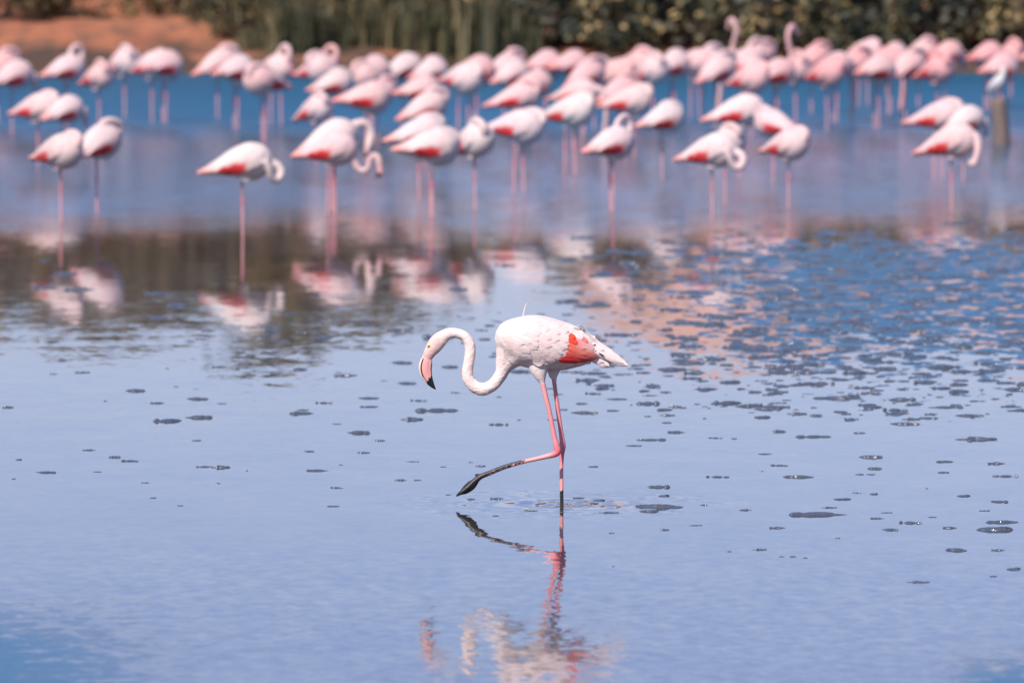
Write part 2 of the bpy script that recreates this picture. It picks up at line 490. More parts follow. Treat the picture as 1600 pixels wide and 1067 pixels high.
# right: a dense hedge of olive bushes with pale yellow sprays
for i in range(17):
    px = 800 + i * 54 + random.uniform(-12, 12)
    put_plant('shrub', SHRUBS, i, px, 140.0 + random.uniform(0, 0.8), random.uniform(1.25, 1.75), 'olive bush at the water on the right bank, %s from the left' % ordw(i), 'bushes in front on the right bank', 'shrub', 1.05)
for i in range(12):
    px = 830 + i * 78 + random.uniform(-20, 20)
    h = 2.9 if i in (1, 6) else random.uniform(1.9, 2.3)
    put_plant('shrub', SHRUBS, i + 1, px, 142.2 + random.uniform(0, 0.9), h, 'taller bush in the second row on the right bank, %s from the left' % ordw(i), 'bushes behind on the right bank', 'shrub', 0.95)
for i, (px, y, h) in enumerate([(905, 150, 1.9), (985, 153, 1.6), (1050, 149, 1.2), (1180, 152, 1.3), (1240, 156, 1.1), (1335, 150, 2.2), (1420, 153, 1.5), (1500, 150, 1.8), (1590, 151, 2.0), (760, 150, 2.3), (830, 154, 1.8), (690, 151, 2.4), (1334, 144.5, 3.1), (1100, 144.5, 2.6), (962, 144.5, 2.6)]):
    put_plant('shrub', GSHRUB, i, px, y, h, 'shrub on the sandy slope behind the bushes', 'shrubs on the sandy slope', 'shrub')
# beyond the frame the bank goes on in the same way
for i in range(10):
    put_plant('shrub', SHRUBS, i, 0, 142.5 + random.uniform(0, 1), random.uniform(1.5, 2.2), 'olive bush further along the right bank', 'bushes further along the bank', 'shrub', 1.1, x=9.6 + i * 1.3)

# ------------------------------------------------------------------ flamingo building blocks
def catmull(P, n):
    P = np.asarray(P, float)
    Q = np.vstack([2 * P[0] - P[1], P, 2 * P[-1] - P[-2]])
    out = []
    for i in range(len(P) - 1):
        p0, p1, p2, p3 = Q[i:i + 4]
        for k in range(n):
            t = k / n
            out.append(0.5 * ((2 * p1) + (-p0 + p2) * t + (2 * p0 - 5 * p1 + 4 * p2 - p3) * t * t + (-p0 + 3 * p1 - 3 * p2 + p3) * t ** 3))
    out.append(P[-1])
    return np.array(out)

def sweep(bm, ctrl, nseg=5, nring=16, comp=None, samples=None):
    """ctrl rows: x, y, z, half height (in the plane of the path), half width (sideways)"""
    S = catmull(ctrl, nseg)
    S[:, 3:] = np.maximum(S[:, 3:], 0.0015)
    rings = []
    for i, s in enumerate(S):
        p = Vector(s[:3])
        t = Vector(S[min(i + 1, len(S) - 1)][:3]) - Vector(S[max(i - 1, 0)][:3])
        t.normalize()
        side = Vector((0, 1, 0)) - t * t.y
        if side.length < 0.2: side = Vector((1, 0, 0)) - t * t.x
        side.normalize()
        up = t.cross(side)
        ring = []
        for k in range(nring):
            an = 2 * math.pi * k / nring
            ring.append(bm.verts.new(p + up * (math.sin(an) * s[3]) + side * (math.cos(an) * s[4])))
        rings.append(ring)
        if samples is not None:
            samples.append((s[0], s[1], s[2], (s[3] + s[4]) / 2, comp, i / (len(S) - 1)))
    for a, b in zip(rings[:-1], rings[1:]):
        for k in range(nring):
            bm.faces.new((a[k], a[(k + 1) % nring], b[(k + 1) % nring], b[k]))
    bm.faces.new(rings[0][::-1]); bm.faces.new(rings[-1])
    return rings

def fuse(bm, voxel, smooth_it=3):
    bmesh.ops.recalc_face_normals(bm, faces=bm.faces[:])
    me = bpy.data.meshes.new('tmp'); bm.to_mesh(me); bm.free()
    o = bpy.data.objects.new('tmp', me); COL.objects.link(o)
    m = o.modifiers.new('r', 'REMESH'); m.mode = 'VOXEL'; m.voxel_size = voxel
    s = o.modifiers.new('s', 'SMOOTH'); s.iterations = smooth_it; s.factor = 0.5
    dg = bpy.context.evaluated_depsgraph_get()
    res = bpy.data.meshes.new_from_object(o.evaluated_get(dg))
    bpy.data.objects.remove(o); bpy.data.meshes.remove(me)
    res.name = 'body'
    return res

def classify(me, samples):
    co = np.empty(len(me.vertices) * 3); me.vertices.foreach_get('co', co); co = co.reshape(-1, 3)
    S = np.array(samples)
    best = np.full(len(co), 1e9); idx = np.zeros(len(co), int)
    for a in range(0, len(co), 4000):
        d = np.linalg.norm(co[a:a + 4000, None, :] - S[None, :, :3], axis=2) / np.maximum(S[None, :, 3], 0.012)
        idx[a:a + 4000] = d.argmin(1)
    return co, S[idx, 4].astype(int), S[idx, 5]

def bvh_of(me):
    bm = bmesh.new(); bm.from_mesh(me); b = BVHTree.FromBMesh(bm); bm.free(); return b

def side_hit(bvh, x, z, side):
    h = bvh.ray_cast(Vector((x, side * 2.0, z)), Vector((0, -side, 0)), 2.0)
    if h[0] is None: return None
    return h[0].y

def vnoise(co, sc, off=0.0):
    return np.array([noise.noise((p[0] * sc + off, p[1] * sc, p[2] * sc)) for p in co])

WHITE = np.array([0.72, 0.58, 0.56]); PINKW = np.array([0.69, 0.43, 0.41]); RED = np.array([0.72, 0.03, 0.035])
SALMON = np.array([0.84, 0.24, 0.19]); LEGP = np.array([0.72, 0.34, 0.35]); DARK = np.array([0.025, 0.022, 0.022])

# ------------------------------------------------------------------ the flock: one prototype for each pose
BODY0 = [(-.40, 0, .575, .012, .02), (-.31, 0, .59, .040, .05), (-.18, 0, .618, .085, .095), (-.05, 0, .645, .135, .125), (.055, 0, .652, .168, .142), (.15, 0, .655, .158, .138), (.22, 0, .655, .118, .108), (.262, 0, .655, .06, .06), (.275, 0, .655, .02, .02)]
BODY = BODY0
def pitched(rows, deg, fat=1.0, px=.02, pz=.60):
    c, q = math.cos(R(deg)), math.sin(R(deg))
    return [(px + (x - px) * c - (z - pz) * q, y, pz + (x - px) * q + (z - pz) * c, h * fat, w_ * fat) for (x, y, z, h, w_) in rows]
def leg(x, y, xb=None, knee=.30):
    xb = x if xb is None else xb
    return [(x, y, .56, .05, .045), (x, y, .49, .022, .022), (x, y, .45, .0115, .0115), ((x + xb) / 2, y, knee + .03, .0115, .0115), ((x + xb) / 2, y, knee, .017, .016), ((x + xb) / 2, y, knee - .03, .011, .011), (xb, y, .0, .0105, .0105), (xb, y, -.12, .0105, .0105)]
HEADW = .036
TUCK = [(.15, .01, .68, .09, .08), (.235, .02, .72, .055, .055), (.245, .03, .775, .042, .042), (.19, .035, .812, .038, .038), (.115, .04, .815, .038, .04), (.045, .05, .79, .042, .04), (-.01, .05, .765, .032, .03), (-.05, .045, .74, .014, .012)]
TUCKB = [(.15, -.01, .68, .09, .08), (.24, -.04, .70, .052, .052), (.265, -.06, .755, .040, .040), (.215, -.06, .805, .037, .037), (.145, -.045, .83, .037, .038), (.08, -.03, .82, .042, .038), (.03, -.03, .79, .03, .028), (.0, -.03, .77, .014, .012)]
CURL = [(.16, 0, .66, .09, .08), (.265, -.005, .635, .048, .048), (.318, -.01, .61, .038, .038), (.345, -.02, .565, .036, .036), (.335, -.035, .515, .036, .036), (.295, -.055, .495, .036, .036), (.255, -.085, .53, .034, .034), (.235, -.115, .60, .032, .032), (.20, -.125, .67, .03, .03)]
FEED = [(.16, 0, .68, .07, .06), (.25, 0, .705, .044, .042), (.325, 0, .69, .034, .033), (.375, 0, .60, .030, .030), (.385, 0, .46, .028, .028), (.375, 0, .31, .027, .027), (.36, 0, .20, .030, .028), (.345, 0, .13, .036, .028), (.335, 0, .09, .026, .022)]
HANG = [(.16, 0, .68, .07, .06), (.245, -.01, .70, .046, .044), (.285, -.02, .64, .036, .036), (.29, -.04, .56, .034, .034), (.275, -.06, .48, .032, .032), (.25, -.08, .44, .036, .03), (.225, -.09, .47, .026, .024)]
RAISE = [(.15, 0, .70, .075, .065), (.235, 0, .74, .048, .045), (.275, 0, .83, .033, .032), (.245, 0, .93, .029, .029), (.215, 0, 1.02, .027, .027), (.225, 0, 1.11, .027, .027), (.275, 0, 1.165, .033, .029), (.325, 0, 1.15, .036, .028), (.352, 0, 1.115, .024, .02)]
ARCH = [(.15, 0, .70, .075, .065), (.24, 0, .75, .046, .045), (.265, 0, .84, .034, .033), (.22, 0, .905, .03, .03), (.15, 0, .90, .03, .03), (.09, 0, .845, .034, .03), (.06, -.02, .79, .03, .026)]
PREEN = [(.14, 0, .70, .08, .07), (.24, -.01, .77, .05, .048), (.315, -.02, .785, .045, .044), (.365, -.03, .745, .042, .040), (.385, -.04, .68, .042, .040), (.37, -.05, .615, .044, .038), (.35, -.06, .575, .034, .027), (.335, -.065, .55, .024, .02)]
LOWS = [(.14, 0, .64, .08, .07), (.22, 0, .56, .044, .042), (.275, 0, .475, .030, .030), (.33, 0, .435, .028, .028), (.385, 0, .47, .027, .027), (.405, 0, .545, .027, .027), (.445, 0, .59, .028, .027), (.485, 0, .56, .036, .029), (.50, 0, .505, .032, .026), (.502, 0, .47, .023, .02)]
BILLS = {'feed': [(.338, 0, .105, .02, .016), (.33, 0, .06, .021, .013), (.34, 0, .03, .014, .009), (.355, 0, .01, .004, .003)],
         'raise': [(.348, 0, 1.12, .022, .016), (.365, 0, 1.085, .021, .013), (.36, 0, 1.05, .015, .009), (.345, 0, 1.025, .004, .003)],
         'preen': [(.337, -.064, .555, .021, .016), (.325, -.07, .52, .021, .013), (.305, -.075, .495, .014, .009), (.285, -.08, .488, .004, .003)],
         'low': [(.502, 0, .478, .026, .02), (.506, 0, .43, .028, .017), (.49, 0, .39, .020, .013), (.468, 0, .375, .004, .003)]}
POSES = {'tuck': (TUCK, 1), 'tuck2': (TUCK, 2), 'tuckb': (TUCKB, 1), 'tuckc': (TUCK, 2), 'tuckd': (TUCKB, 1), 'curl': (CURL, 1), 'feed': (FEED, 2), 'hang': (HANG, 1), 'raise': (RAISE, 2), 'arch': (ARCH, 2), 'preen': (PREEN, 2), 'low': (LOWS, 2)}

def bill_mesh(ctrl, flip=1, rings=24):
    bm = bmesh.new(); sweep(bm, ctrl, 10, rings)
    bmesh.ops.recalc_face_normals(bm, faces=bm.faces[:])
    me = bpy.data.meshes.new('bill'); bm.to_mesh(me); bm.free(); smooth(me); me.materials.append(M_BILL)
    return me

PITCH = {'tuckb': (9, 1.0), 'tuckc': (-7, 1.06), 'tuckd': (4, .94), 'curl': (3, 1.0), 'hang': (7, 1.0), 'preen': (10, 1.05)}
def flock_proto(pose):
    neck, legs = POSES[pose]
    deg, fat = PITCH.get(pose, (0, 1.0))
    BODY = pitched(BODY0, deg, fat)
    if pose.startswith('tuck'): neck = pitched(neck, deg, 1.0)
    bm = bmesh.new(); smp = []
    sweep(bm, BODY, 5, 20, 0, smp)
    sweep(bm, neck, 6, 14, 1, smp)
    L = [leg(.0, .02, .005)] if legs == 1 else [leg(-.01, -.045, -.02), leg(.035, .05, .045)]
    if legs == 1:    # the other leg is folded up into the belly feathers
        sweep(bm, [(.0, -.05, .56, .04, .035), (.04, -.06, .50, .02, .02), (.06, -.06, .485, .014, .014), (.0, -.06, .495, .012, .012), (-.07, -.055, .53, .012, .012)], 4, 10, 2, smp)
    for l in L: sweep(bm, l, 4, 10, 2, smp)
    me = fuse(bm, 0.0058, 3)
    co, cid, t = classify(me, smp)
    n = vnoise(co, 9); n2 = vnoise(co, 26, 5)
    col = np.tile(WHITE, (len(co), 1))
    col = col * (1 + 0.05 * n2[:, None])
    f = np.clip(0.35 + 0.9 * n, 0, 1)[:, None] * 0.4
    col = col * (1 - f) + PINKW * f
    tail = sstep(-.22, -.40, co[:, 0])[:, None] * (cid == 0)[:, None]
    col = col * (1 - 0.75 * tail) + (SALMON * 0.8 + PINKW * 0.2) * 0.75 * tail
    nk = (cid == 1)[:, None] * 0.5
    col = col * (1 - nk) + (PINKW * 0.6 + WHITE * 0.4) * nk
    lg = ((cid == 2) & (co[:, 2] < .475))[:, None]
    col = np.where(lg, LEGP * (1 + 0.15 * n2[:, None]), col)
    up_ = (lg[:, 0] * sstep(.30, .36, co[:, 2]))[:, None]
    col = col * (1 - .7 * up_) + np.array([.34, .17, .20]) * .7 * up_  # shade under the body, painted into the upper leg colour
    jt = lg * np.exp(-((co[:, 2] - .30) / .035) ** 2)[:, None]
    col = col * (1 - jt * .6) + np.array([.70, .10, .14]) * jt * .6
    set_col(me, col)
    smooth(me)
    me.materials.append(M_PLUME); me.materials.append(M_SKIN)
    pv = np.array([p.vertices[0] for p in me.polygons])
    me.polygons.foreach_set('material_index', lg[pv, 0].astype(np.int32))
    bvh = bvh_of(me)
    wings = []
    for side in (-1, 1):
        nu, nv = 30, 12
        V, C, Fc = [], [], []
        for i in range(nu + 1):
            u = i / nu
            x = .20 - .565 * u
            zt = .735 + .085 * math.sin(math.pi * min(1, u * 1.25)) - .165 * u - .03 * u * u
            zb = .64 - .07 * math.sin(math.pi * min(1, u * 1.15)) - .055 * u + 0.007 * math.sin(u * 40)
            if u > .9: zb += (u - .9) * .15
            for j in range(nv + 1):
                v = j / nv
                z = zt + (zb - zt) * v
                zz = z
                x_ = x
                (x, _, zz, _, _), = pitched([(x, 0, z, 0, 0)], deg)
                y = side_hit(bvh, x, zz, side)
                if y is None or y * side < 0.012: y = side * .012
                off = 0.003 + 0.016 * float(sstep(0, .35, v)) * float(sstep(0, .2, u)) + 0.004 * math.sin(u * 37 + v * 5) * v
                V.append((x, y + side * off, zz))
                red = float(sstep(.42, .55, v + .06 * math.sin(u * 31) + .05 * math.sin(u * 12))) * float(sstep(.24, .36, u)) * (1 - float(sstep(.64, .90, u)))
                sal = float(sstep(.25, .6, v)) * float(sstep(.40, .70, u))
                k = noise.noise((x * 16, z * 16, side))
                c = WHITE * (1 - .25) + PINKW * .25 if k < 0 else WHITE * (.75 - k) + PINKW * (.25 + k)
                c = c * (1 - .7 * sal) + SALMON * .7 * sal
                c = c * (1 - red) + RED * red
                C.append(c)
                x = x_
        for i in range(nu):
            for j in range(nv):
                q = (i * (nv + 1) + j, i * (nv + 1) + j + 1, (i + 1) * (nv + 1) + j + 1, (i + 1) * (nv + 1) + j)
                Fc.append(q if side < 0 else q[::-1])
        # rim that closes the wing against the body
        wm = bpy.data.meshes.new('wing'); wm.from_pydata(V, [], Fc)
        b2 = bmesh.new(); b2.from_mesh(wm)
        edges = [e for e in b2.edges if e.is_boundary]
        ext = bmesh.ops.extrude_edge_only(b2, edges=edges)
        for v in [g for g in ext['geom'] if isinstance(g, bmesh.types.BMVert)]: v.co.y -= side * min(0.03, abs(v.co.y))
        b2.to_mesh(wm); b2.free()
        cc = np.array(C); nv_tot = len(wm.vertices)
        wco = np.array([v.co[:] for v in wm.vertices]); base = np.array(V)
        full = np.empty((nv_tot, 3)); full[:len(cc)] = cc
        for q in range(len(cc), nv_tot):
            full[q] = cc[np.argmin(((base - wco[q]) ** 2)[:, [0, 2]].sum(1))]
        set_col(wm, full); smooth(wm); wm.materials.append(M_PLUME)
        wings.append(wm)
    bill = None
    if pose in BILLS:
        bill = bill_mesh(BILLS[pose], rings=14)
        bc = np.array([v.co[:] for v in bill.vertices]); end = np.array(BILLS[pose][-1][:3]); st = np.array(BILLS[pose][0][:3])
        d = np.linalg.norm(bc - end, axis=1) / np.linalg.norm(st - end)
        set_col(bill, np.where((d < .55)[:, None], DARK, np.array([.82, .42, .40])))
    return me, wings, bill

PROTO = {k: flock_proto(k) for k in POSES}

# (left x, right x, top of the back y, pose, faces left?, size, own label or None) in the photograph
FLOCK = [
 (690, 742, 97, 'tuck', 0, 1, None), (880, 937, 93, 'tuck', 0, 1, None), (926, 978, 91, 'tuck', 0, 1, None), (985, 1038, 86, 'tuck', 0, 1, None), (1086, 1142, 85, 'tuck', 0, 1, None), (1136, 1192, 97, 'tuck', 0, 1, None), (1206, 1262, 84, 'tuck', 0, 1, None), (1256, 1310, 89, 'tuck', 0, 1, None), (1300, 1352, 78, 'tuck', 0, 1, None), (1336, 1390, 86, 'tuck', 0, 1, None), (1384, 1438, 80, 'tuck', 0, 1, None), (1428, 1484, 84, 'tuck', 0, 1, None), (1528, 1582, 84, 'tuck', 0, 1, None), (1150, 1204, 66, 'tuck', 0, 1, None), (640, 690, 90, 'tuck', 0, .95, None), (560, 612, 98, 'tuck', 1, .95, None),
 (-40, 22, 80, 'tuck', 0, 1, None), (-18, 44, 93, 'curl', 0, 1, None), (73, 116, 84, 'raise0', 0, 1, None), (122, 172, 97, 'tuck', 0, .92, None), (161, 212, 75, 'tuck', 0, 1, None), (207, 252, 79, 'hang', 0, 1, None), (226, 273, 80, 'tuck2', 0, 1, None),
 (298, 368, 75, 'tuck', 0, 1, None), (333, 389, 87, 'tuck2', 0, 1, None), (396, 452, 83, 'arch', 0, 1, None), (388, 454, 100, 'tuck2', 1, 1, None), (455, 526, 84, 'arch', 0, 1, None), (495, 536, 86, 'tuck', 1, 1, None),
 (478, 546, 109, 'tuck', 0, 1, None), (543, 602, 87, 'arch', 0, 1, None), (598, 650, 82, 'curl', 0, 1, None), (455, 516, 148, 'tuck', 0, .92, None), (516, 606, 128, 'tuck2', 0, 1.05, None), (560, 612, 124, 'arch', 0, .95, None),
 (611, 682, 119, 'tuck', 0, 1, None), (616, 696, 142, 'tuck', 0, 1, None),
 (306, 424, 222, 'curl', 0, 1, 'pale flamingo asleep on one leg apart from the others, neck looped before its breast'),
 (452, 556, 205, 'low', 0, .95, 'flamingo behind the preening bird, black bill hanging low over the water'),
 (456, 556, 187, 'preen', 0, 1.04, 'pale flamingo preening, arched neck bent down in front of its breast'),
 (597, 692, 180, 'tuck', 0, 1, 'sleeping flamingo with a bright red wing edge, just behind a paler sleeper'),
 (610, 712, 200, 'tuck2', 0, 1, 'pale flamingo on two legs in the nearest row, overlapping a redder sleeper'),
 (706, 757, 191, 'tuckb', 0, 1, 'small looking flamingo turned partly away between two larger ones in the nearest row'),
 (749, 846, 169, 'tuck2', 0, 1.03, 'large pale flamingo on two legs, right of the bird turned partly away'),
 (703, 766, 87, 'tuck', 0, 1, None), (762, 804, 80, 'hang', 0, 1, None), (770, 816, 93, 'curl', 0, .95, None), (797, 856, 109, 'curl', 0, 1, None), (751, 842, 128, 'tuck', 0, 1, None), (823, 862, 79, 'tuck', 0, 1, None), (857, 912, 79, 'arch', 0, 1, None), (902, 945, 87, 'hang', 0, 1, None), (947, 1022, 77, 'arch', 0, 1, None),
 (853, 932, 122, 'feed', 0, 1, None), (838, 921, 147, 'tuck2', 0, 1.04, None), (926, 993, 119, 'tuck', 0, 1, None), (930, 1016, 133, 'tuck2', 0, 1, None),
 (907, 985, 196, 'arch1', 0, .98, 'flamingo on one leg with its neck lifted in a tight arch, dark shaded breast'),
 (991, 1065, 160, 'tuck', 0, .98, 'sleeping flamingo alone in the gap right of the arched neck bird'),
 (1016, 1072, 79, 'tuck2', 0, 1, None), (1040, 1112, 75, 'feed', 0, 1, None), (1068, 1122, 74, 'tuck', 0, 1, None), (1118, 1190, 73, 'arch', 0, 1.02, None), (1150, 1200, 78, 'raise', 1, 1, 'flamingo in the far row with the highest raised head, neck in an S'),
 (1172, 1236, 90, 'raise', 0, 1, 'flamingo in front of the far row with raised reddish head, turned away'),
 (1234, 1292, 70, 'arch', 0, 1, None), (1270, 1326, 80, 'feed', 0, 1, None), (1314, 1368, 62, 'tuck2', 0, 1, None), (1345, 1400, 72, 'feed', 0, 1, None), (1364, 1412, 69, 'tuck', 0, 1, None), (1406, 1456, 63, 'hang', 0, 1, None), (1450, 1496, 63, 'curl', 0, 1, None), (1510, 1562, 66, 'tuck2', 0, 1, None), (1546, 1596, 64, 'hang', 0, 1, None), (1590, 1650, 66, 'tuck', 0, 1, None),
 (1407, 1500, 156, 'tuck2', 0, 1, 'rear flamingo of the close group beside the wooden post, pink hump on its back'),
 (1470, 1532, 164, 'curl', 0, .95, 'half hidden flamingo in the middle of the close group by the wooden post'),
 (1424, 1524, 192, 'preen2', 0, 1, 'front flamingo of the close group by the wooden post, white neck hanging before its breast'),
 (1087, 1199, 146, 'curl', 0, 1.06, 'large sleeping flamingo with shaded breast above the low pale bird with looped neck'),
 (1186, 1250, 168, 'tuck', 1, .95, 'rear one of two small sleeping flamingos standing close together right of centre'),
 (1187, 1256, 199, 'tuck', 0, .93, 'front one of two small sleeping flamingos, one dark leg, right of centre'),
 (1050, 1150, 206, 'curl', 0, .98, 'low pale flamingo with looped white neck, in front of the large sleeper'),
 (1085, 1160, 198, 'tuckb', 0, .9, 'sleeping flamingo half hidden behind the low pale bird with looped neck'),
 (9, 88, 143, 'tuck', 0, 1, 'sleeping flamingo with long red wing edge near the left border'),
 (66, 122, 148, 'curl', 0, .97, 'flamingo with white looped neck beside the red edged sleeper at the left'),
 (45, 122, 206, 'tuck', 0, 1, 'front flamingo of the overlapping pair at the left, one dark leg'),
 (112, 178, 193, 'tuckb', 0, 1.02, 'rear flamingo of the overlapping pair at the left, rounder and turned partly away'),
]
POSE_TXT = {'tuck': 'asleep, head tucked', 'tuck2': 'resting, head tucked', 'curl': 'asleep, neck looped in front', 'feed': 'with neck lowered to the water', 'hang': 'with neck hanging down', 'raise': 'with raised head', 'arch': 'with neck arched over its back', 'preen': 'preening', 'low': 'with head held low'}
auto = [f for f in FLOCK if f[6] is None]
rows = {0: sorted([f for f in auto if f[2] < 104], key=lambda f: f[0] + f[1]), 1: sorted([f for f in auto if f[2] >= 104], key=lambda f: f[0] + f[1])}
ROWTXT = {0: 'in the farthest row', 1: 'in the middle row'}
for i, f in enumerate(FLOCK):
    xl, xr, top, pose, left, s, label = f
    yaw_force = None
    if top < 104: s *= 1.12
    if pose == 'arch' and (xl, top) not in ((455, 84), (1118, 73), (396, 83)): pose = 'tuck'
    if label is None and ((pose == 'hang' and random.random() < .6) or (pose == 'curl' and random.random() < .5)): pose = 'tuck'
    if pose == 'tuck' and label is None: pose = ('tuck', 'tuckb', 'tuckd', 'tuckc', 'tuckb')[random.randrange(5)]
    elif pose == 'tuck2' and random.random() < .5: pose = 'tuckc'
    if pose == 'raise0': pose, yaw_force = 'arch', 0.8
    if pose == 'arch1': pose = 'arch'
    if pose == 'preen2': pose = 'hang'
    r = (972 - 257 * s) / (top - HOR)
    ratio = (xr - xl) * r / (208 * s)
    yaw = math.acos(min(1, max(.62, ratio))) * (1 if random.random() < .6 else -1)
    if yaw_force: yaw = yaw_force
    if left: yaw += math.pi
    y = DIST * r
    cx = ((xl + xr) / 2 - 800) / PPM * r
    off = Vector((-.075 * s, 0)); off.rotate(Matrix.Rotation(yaw, 2))
    o = empty('flamingo', (cx - off.x, y - off.y, 0), yaw)
    k = s * random.uniform(.98, 1.02)
    o.scale = (k, k, s)
    bme, wm, bl = PROTO[pose]
    prts = [mesh_obj('body', bme, o)] + [mesh_obj('wing', q, o) for q in wm]
    tn = random.uniform(.88, 1.06) if top > 140 else random.uniform(.64, .86) if xl > 1200 else random.uniform(.74, .96)
    for q in prts: q.color = (random.uniform(.94, 1.0) if q is prts[0] else prts[0].color[0], tn, tn * random.uniform(.98, 1.02) if q is prts[0] else prts[0].color[2], 1)
    if bl: mesh_obj('bill', bl, o)
    if label is None:
        row = 0 if top < 104 else 1
        label = 'flamingo %s, %s from left %s' % (POSE_TXT['tuck' if pose.startswith('tuck') else pose], ordw(rows[row].index(f)), ROWTXT[row])
    tag(o, label, 'flamingo', 'flamingos resting behind')

# ------------------------------------------------------------------ the walking flamingo in front
HX = (878 - 800) / PPM
def cpt(cx, cy):      # enlarged-crop measure -> bird's own metres (x to the right, z up from the standing foot)
    return ((640 + cx / 4.4444 - 878) / PPM, (788 - (460 + cy / 4.4444)) / PPM)
CU = 1 / (4.4444 * PPM)
def csec(rows, y=0.0):
    out = []
    for r in rows:
        x, z = cpt(r[0], r[1]); h = r[2] * CU; wv = (r[3] if len(r) > 3 else r[2]) * CU
        out.append((x, (r[4] * CU if len(r) > 4 else y), z, h, wv))
    return out
def psec(rows, y=0.0):
    out = []
    for r in rows:
        out.append(((r[0] - 878) / PPM, r[3] if len(r) > 3 else y, (788 - r[1]) / PPM, r[2] / PPM, (r[4] if len(r) > 4 else r[2]) / PPM))
    return out
hero = empty('walking_flamingo', (HX, DIST, 0))
tag(hero, 'pale pink flamingo striding through the shallows in front, one leg lifted and neck bent low', 'flamingo')
bm = bmesh.new(); smp = []
sweep(bm, csec([(1345, 432, 10, 18), (1300, 425, 38, 45), (1240, 402, 96, 82), (1130, 371, 154, 124), (1000, 352, 180, 158), (880, 331, 188, 172), (780, 323, 175, 168), (712, 322, 150, 146), (658, 340, 118, 108), (632, 352, 82, 72), (614, 362, 48, 42), (606, 366, 20, 20)]), 5, 28, 0, smp)
sweep(bm, csec([(800, 380, 120, 120), (735, 420, 92, 90), (690, 462, 70, 66), (655, 510, 53, 50), (632, 560, 45, 43), (590, 618, 42, 40), (545, 649, 43, 39), (500, 659, 46, 38), (445, 637, 43, 37), (410, 592, 40, 36), (401, 540, 39, 35), (411, 470, 38, 35), (420, 405, 38, 35), (416, 345, 37, 34), (378, 290, 36, 33), (310, 267, 34, 32), (255, 280, 42, 36), (205, 318, 55, 43), (172, 358, 54, 41), (143, 398, 44, 34), (126, 430, 37, 26), (120, 448, 33, 22)]), 6, 22, 1, smp)
sweep(bm, csec([(730, 325, 120, 115), (690, 388, 94, 86), (669, 440, 73, 66), (652, 500, 56, 50), (640, 540, 44, 42)]), 5, 20, 1, smp)
sweep(bm, csec([(905, 430, 105, 60, -70), (900, 505, 72, 46, -78), (908, 560, 44, 34, -80), (922, 605, 21, 19, -80), (926, 622, 17, 16, -80)]), 5, 18, 2, smp)
sweep(bm, csec([(1000, 440, 90, 60, 60), (1000, 520, 52, 40, 60), (1000, 565, 33, 28, 55), (1005, 592, 18, 17, 52), (1006, 606, 15, 15, 50)]), 5, 18, 2, smp)
NY, FY = -0.057, 0.036
sweep(bm, psec([(847, 594, 4.4), (853, 620, 4.0), (859, 644, 3.8), (866, 680, 4.0), (869.5, 695, 5.2), (871.5, 704, 5.6), (868, 708, 5.4), (861, 710.5, 4.6), (853, 712.5, 4.0), (836, 716.5, 3.5), (814, 721.5, 3.4), (787, 729.5, 3.7), (766, 738, 3.9), (752, 743.5, 4.2), (746, 748, 4.4)], NY), 5, 12, 3, smp)
sweep(bm, psec([(865, 590, 3.6), (868, 612, 3.4), (872, 642, 3.6), (877, 678, 3.9), (879, 692, 4.8), (879, 702, 5.0), (877.8, 712, 4.1), (877.4, 733, 3.2), (877.8, 765, 3.0), (878, 790, 3.0), (878, 806, 3.0)], FY), 5, 12, 4, smp)
# lifted foot: three closed toes and the web hanging together, hind toe
for (dy, dpx, dpy) in ((-.016, 2, 2), (0, 0, 0), (.016, 5, 3)):
    sweep(bm, psec([(748, 746, 4.6, NY), (740, 752, 4.2, NY + dy * .5), (729, 762, 3.8, NY + dy), (719 + dpx, 770 - dpy, 3.0, NY + dy * 1.2), (712.5 + dpx * 1.6, 774.5 - dpy * 1.6, 1.4, NY + dy * 1.2)]), 4, 10, 5, smp)
sweep(bm, psec([(746, 750, 3.5, NY, 4), (737, 757, 7.4, NY, 6), (727, 765, 6.4, NY, 7), (719, 770.5, 2.5, NY, 6)]), 4, 12, 5, smp)
sweep(bm, psec([(750, 743, 3, NY), (746, 741, 2, NY + .004), (741.5, 741.5, 1.1, NY + .006)]), 4, 8, 5, smp)
hb = fuse(bm, 0.0032, 3)
co, cid, t = classify(hb, smp)
px = co[:, 0] * PPM + 878; py = 788 - co[:, 2] * PPM
n = vnoise(co, 12); n2 = vnoise(co, 55, 4); n3 = vnoise(co, 120, 9)
col = np.tile(np.array([.79, .665, .625]), (len(co), 1)) * (1 + .035 * n2[:, None])
f = np.clip(.2 + n, 0, 1)[:, None] * .35
col = col * (1 - f) + PINKW * f
nk = ((cid == 1) & (px < 790))[:, None]
ncol = np.array([.87, .71, .65]) * (1 + .13 * n2[:, None] + .16 * n3[:, None])
fade = sstep(800, 775, px)[:, None] * (cid == 1)[:, None]
col = col * (1 - fade) + ncol * fade
hd = (sstep(700, 680, px) * sstep(505, 520, py) * (cid == 1))[:, None]
col = col * (1 - hd) + np.array([.80, .54, .49]) * hd
near_bill = (sstep(548, 560, py) * (px < 690) * (cid == 1))[:, None]
col = col * (1 - near_bill) + np.array([.80, .42, .40]) * near_bill
# ruffled down: small real relief on neck and body
nrm = np.empty(len(hb.vertices) * 3); hb.vertices.foreach_get('normal', nrm); nrm = nrm.reshape(-1, 3)
amp = np.where(cid == 1, .0011, .0007)[:, None] * (cid < 3)[:, None] * (1 - hd * .7)
hb.vertices.foreach_set('co', (co + nrm * amp * (n3 + .8 * n2)[:, None]).astype(np.float32).ravel())
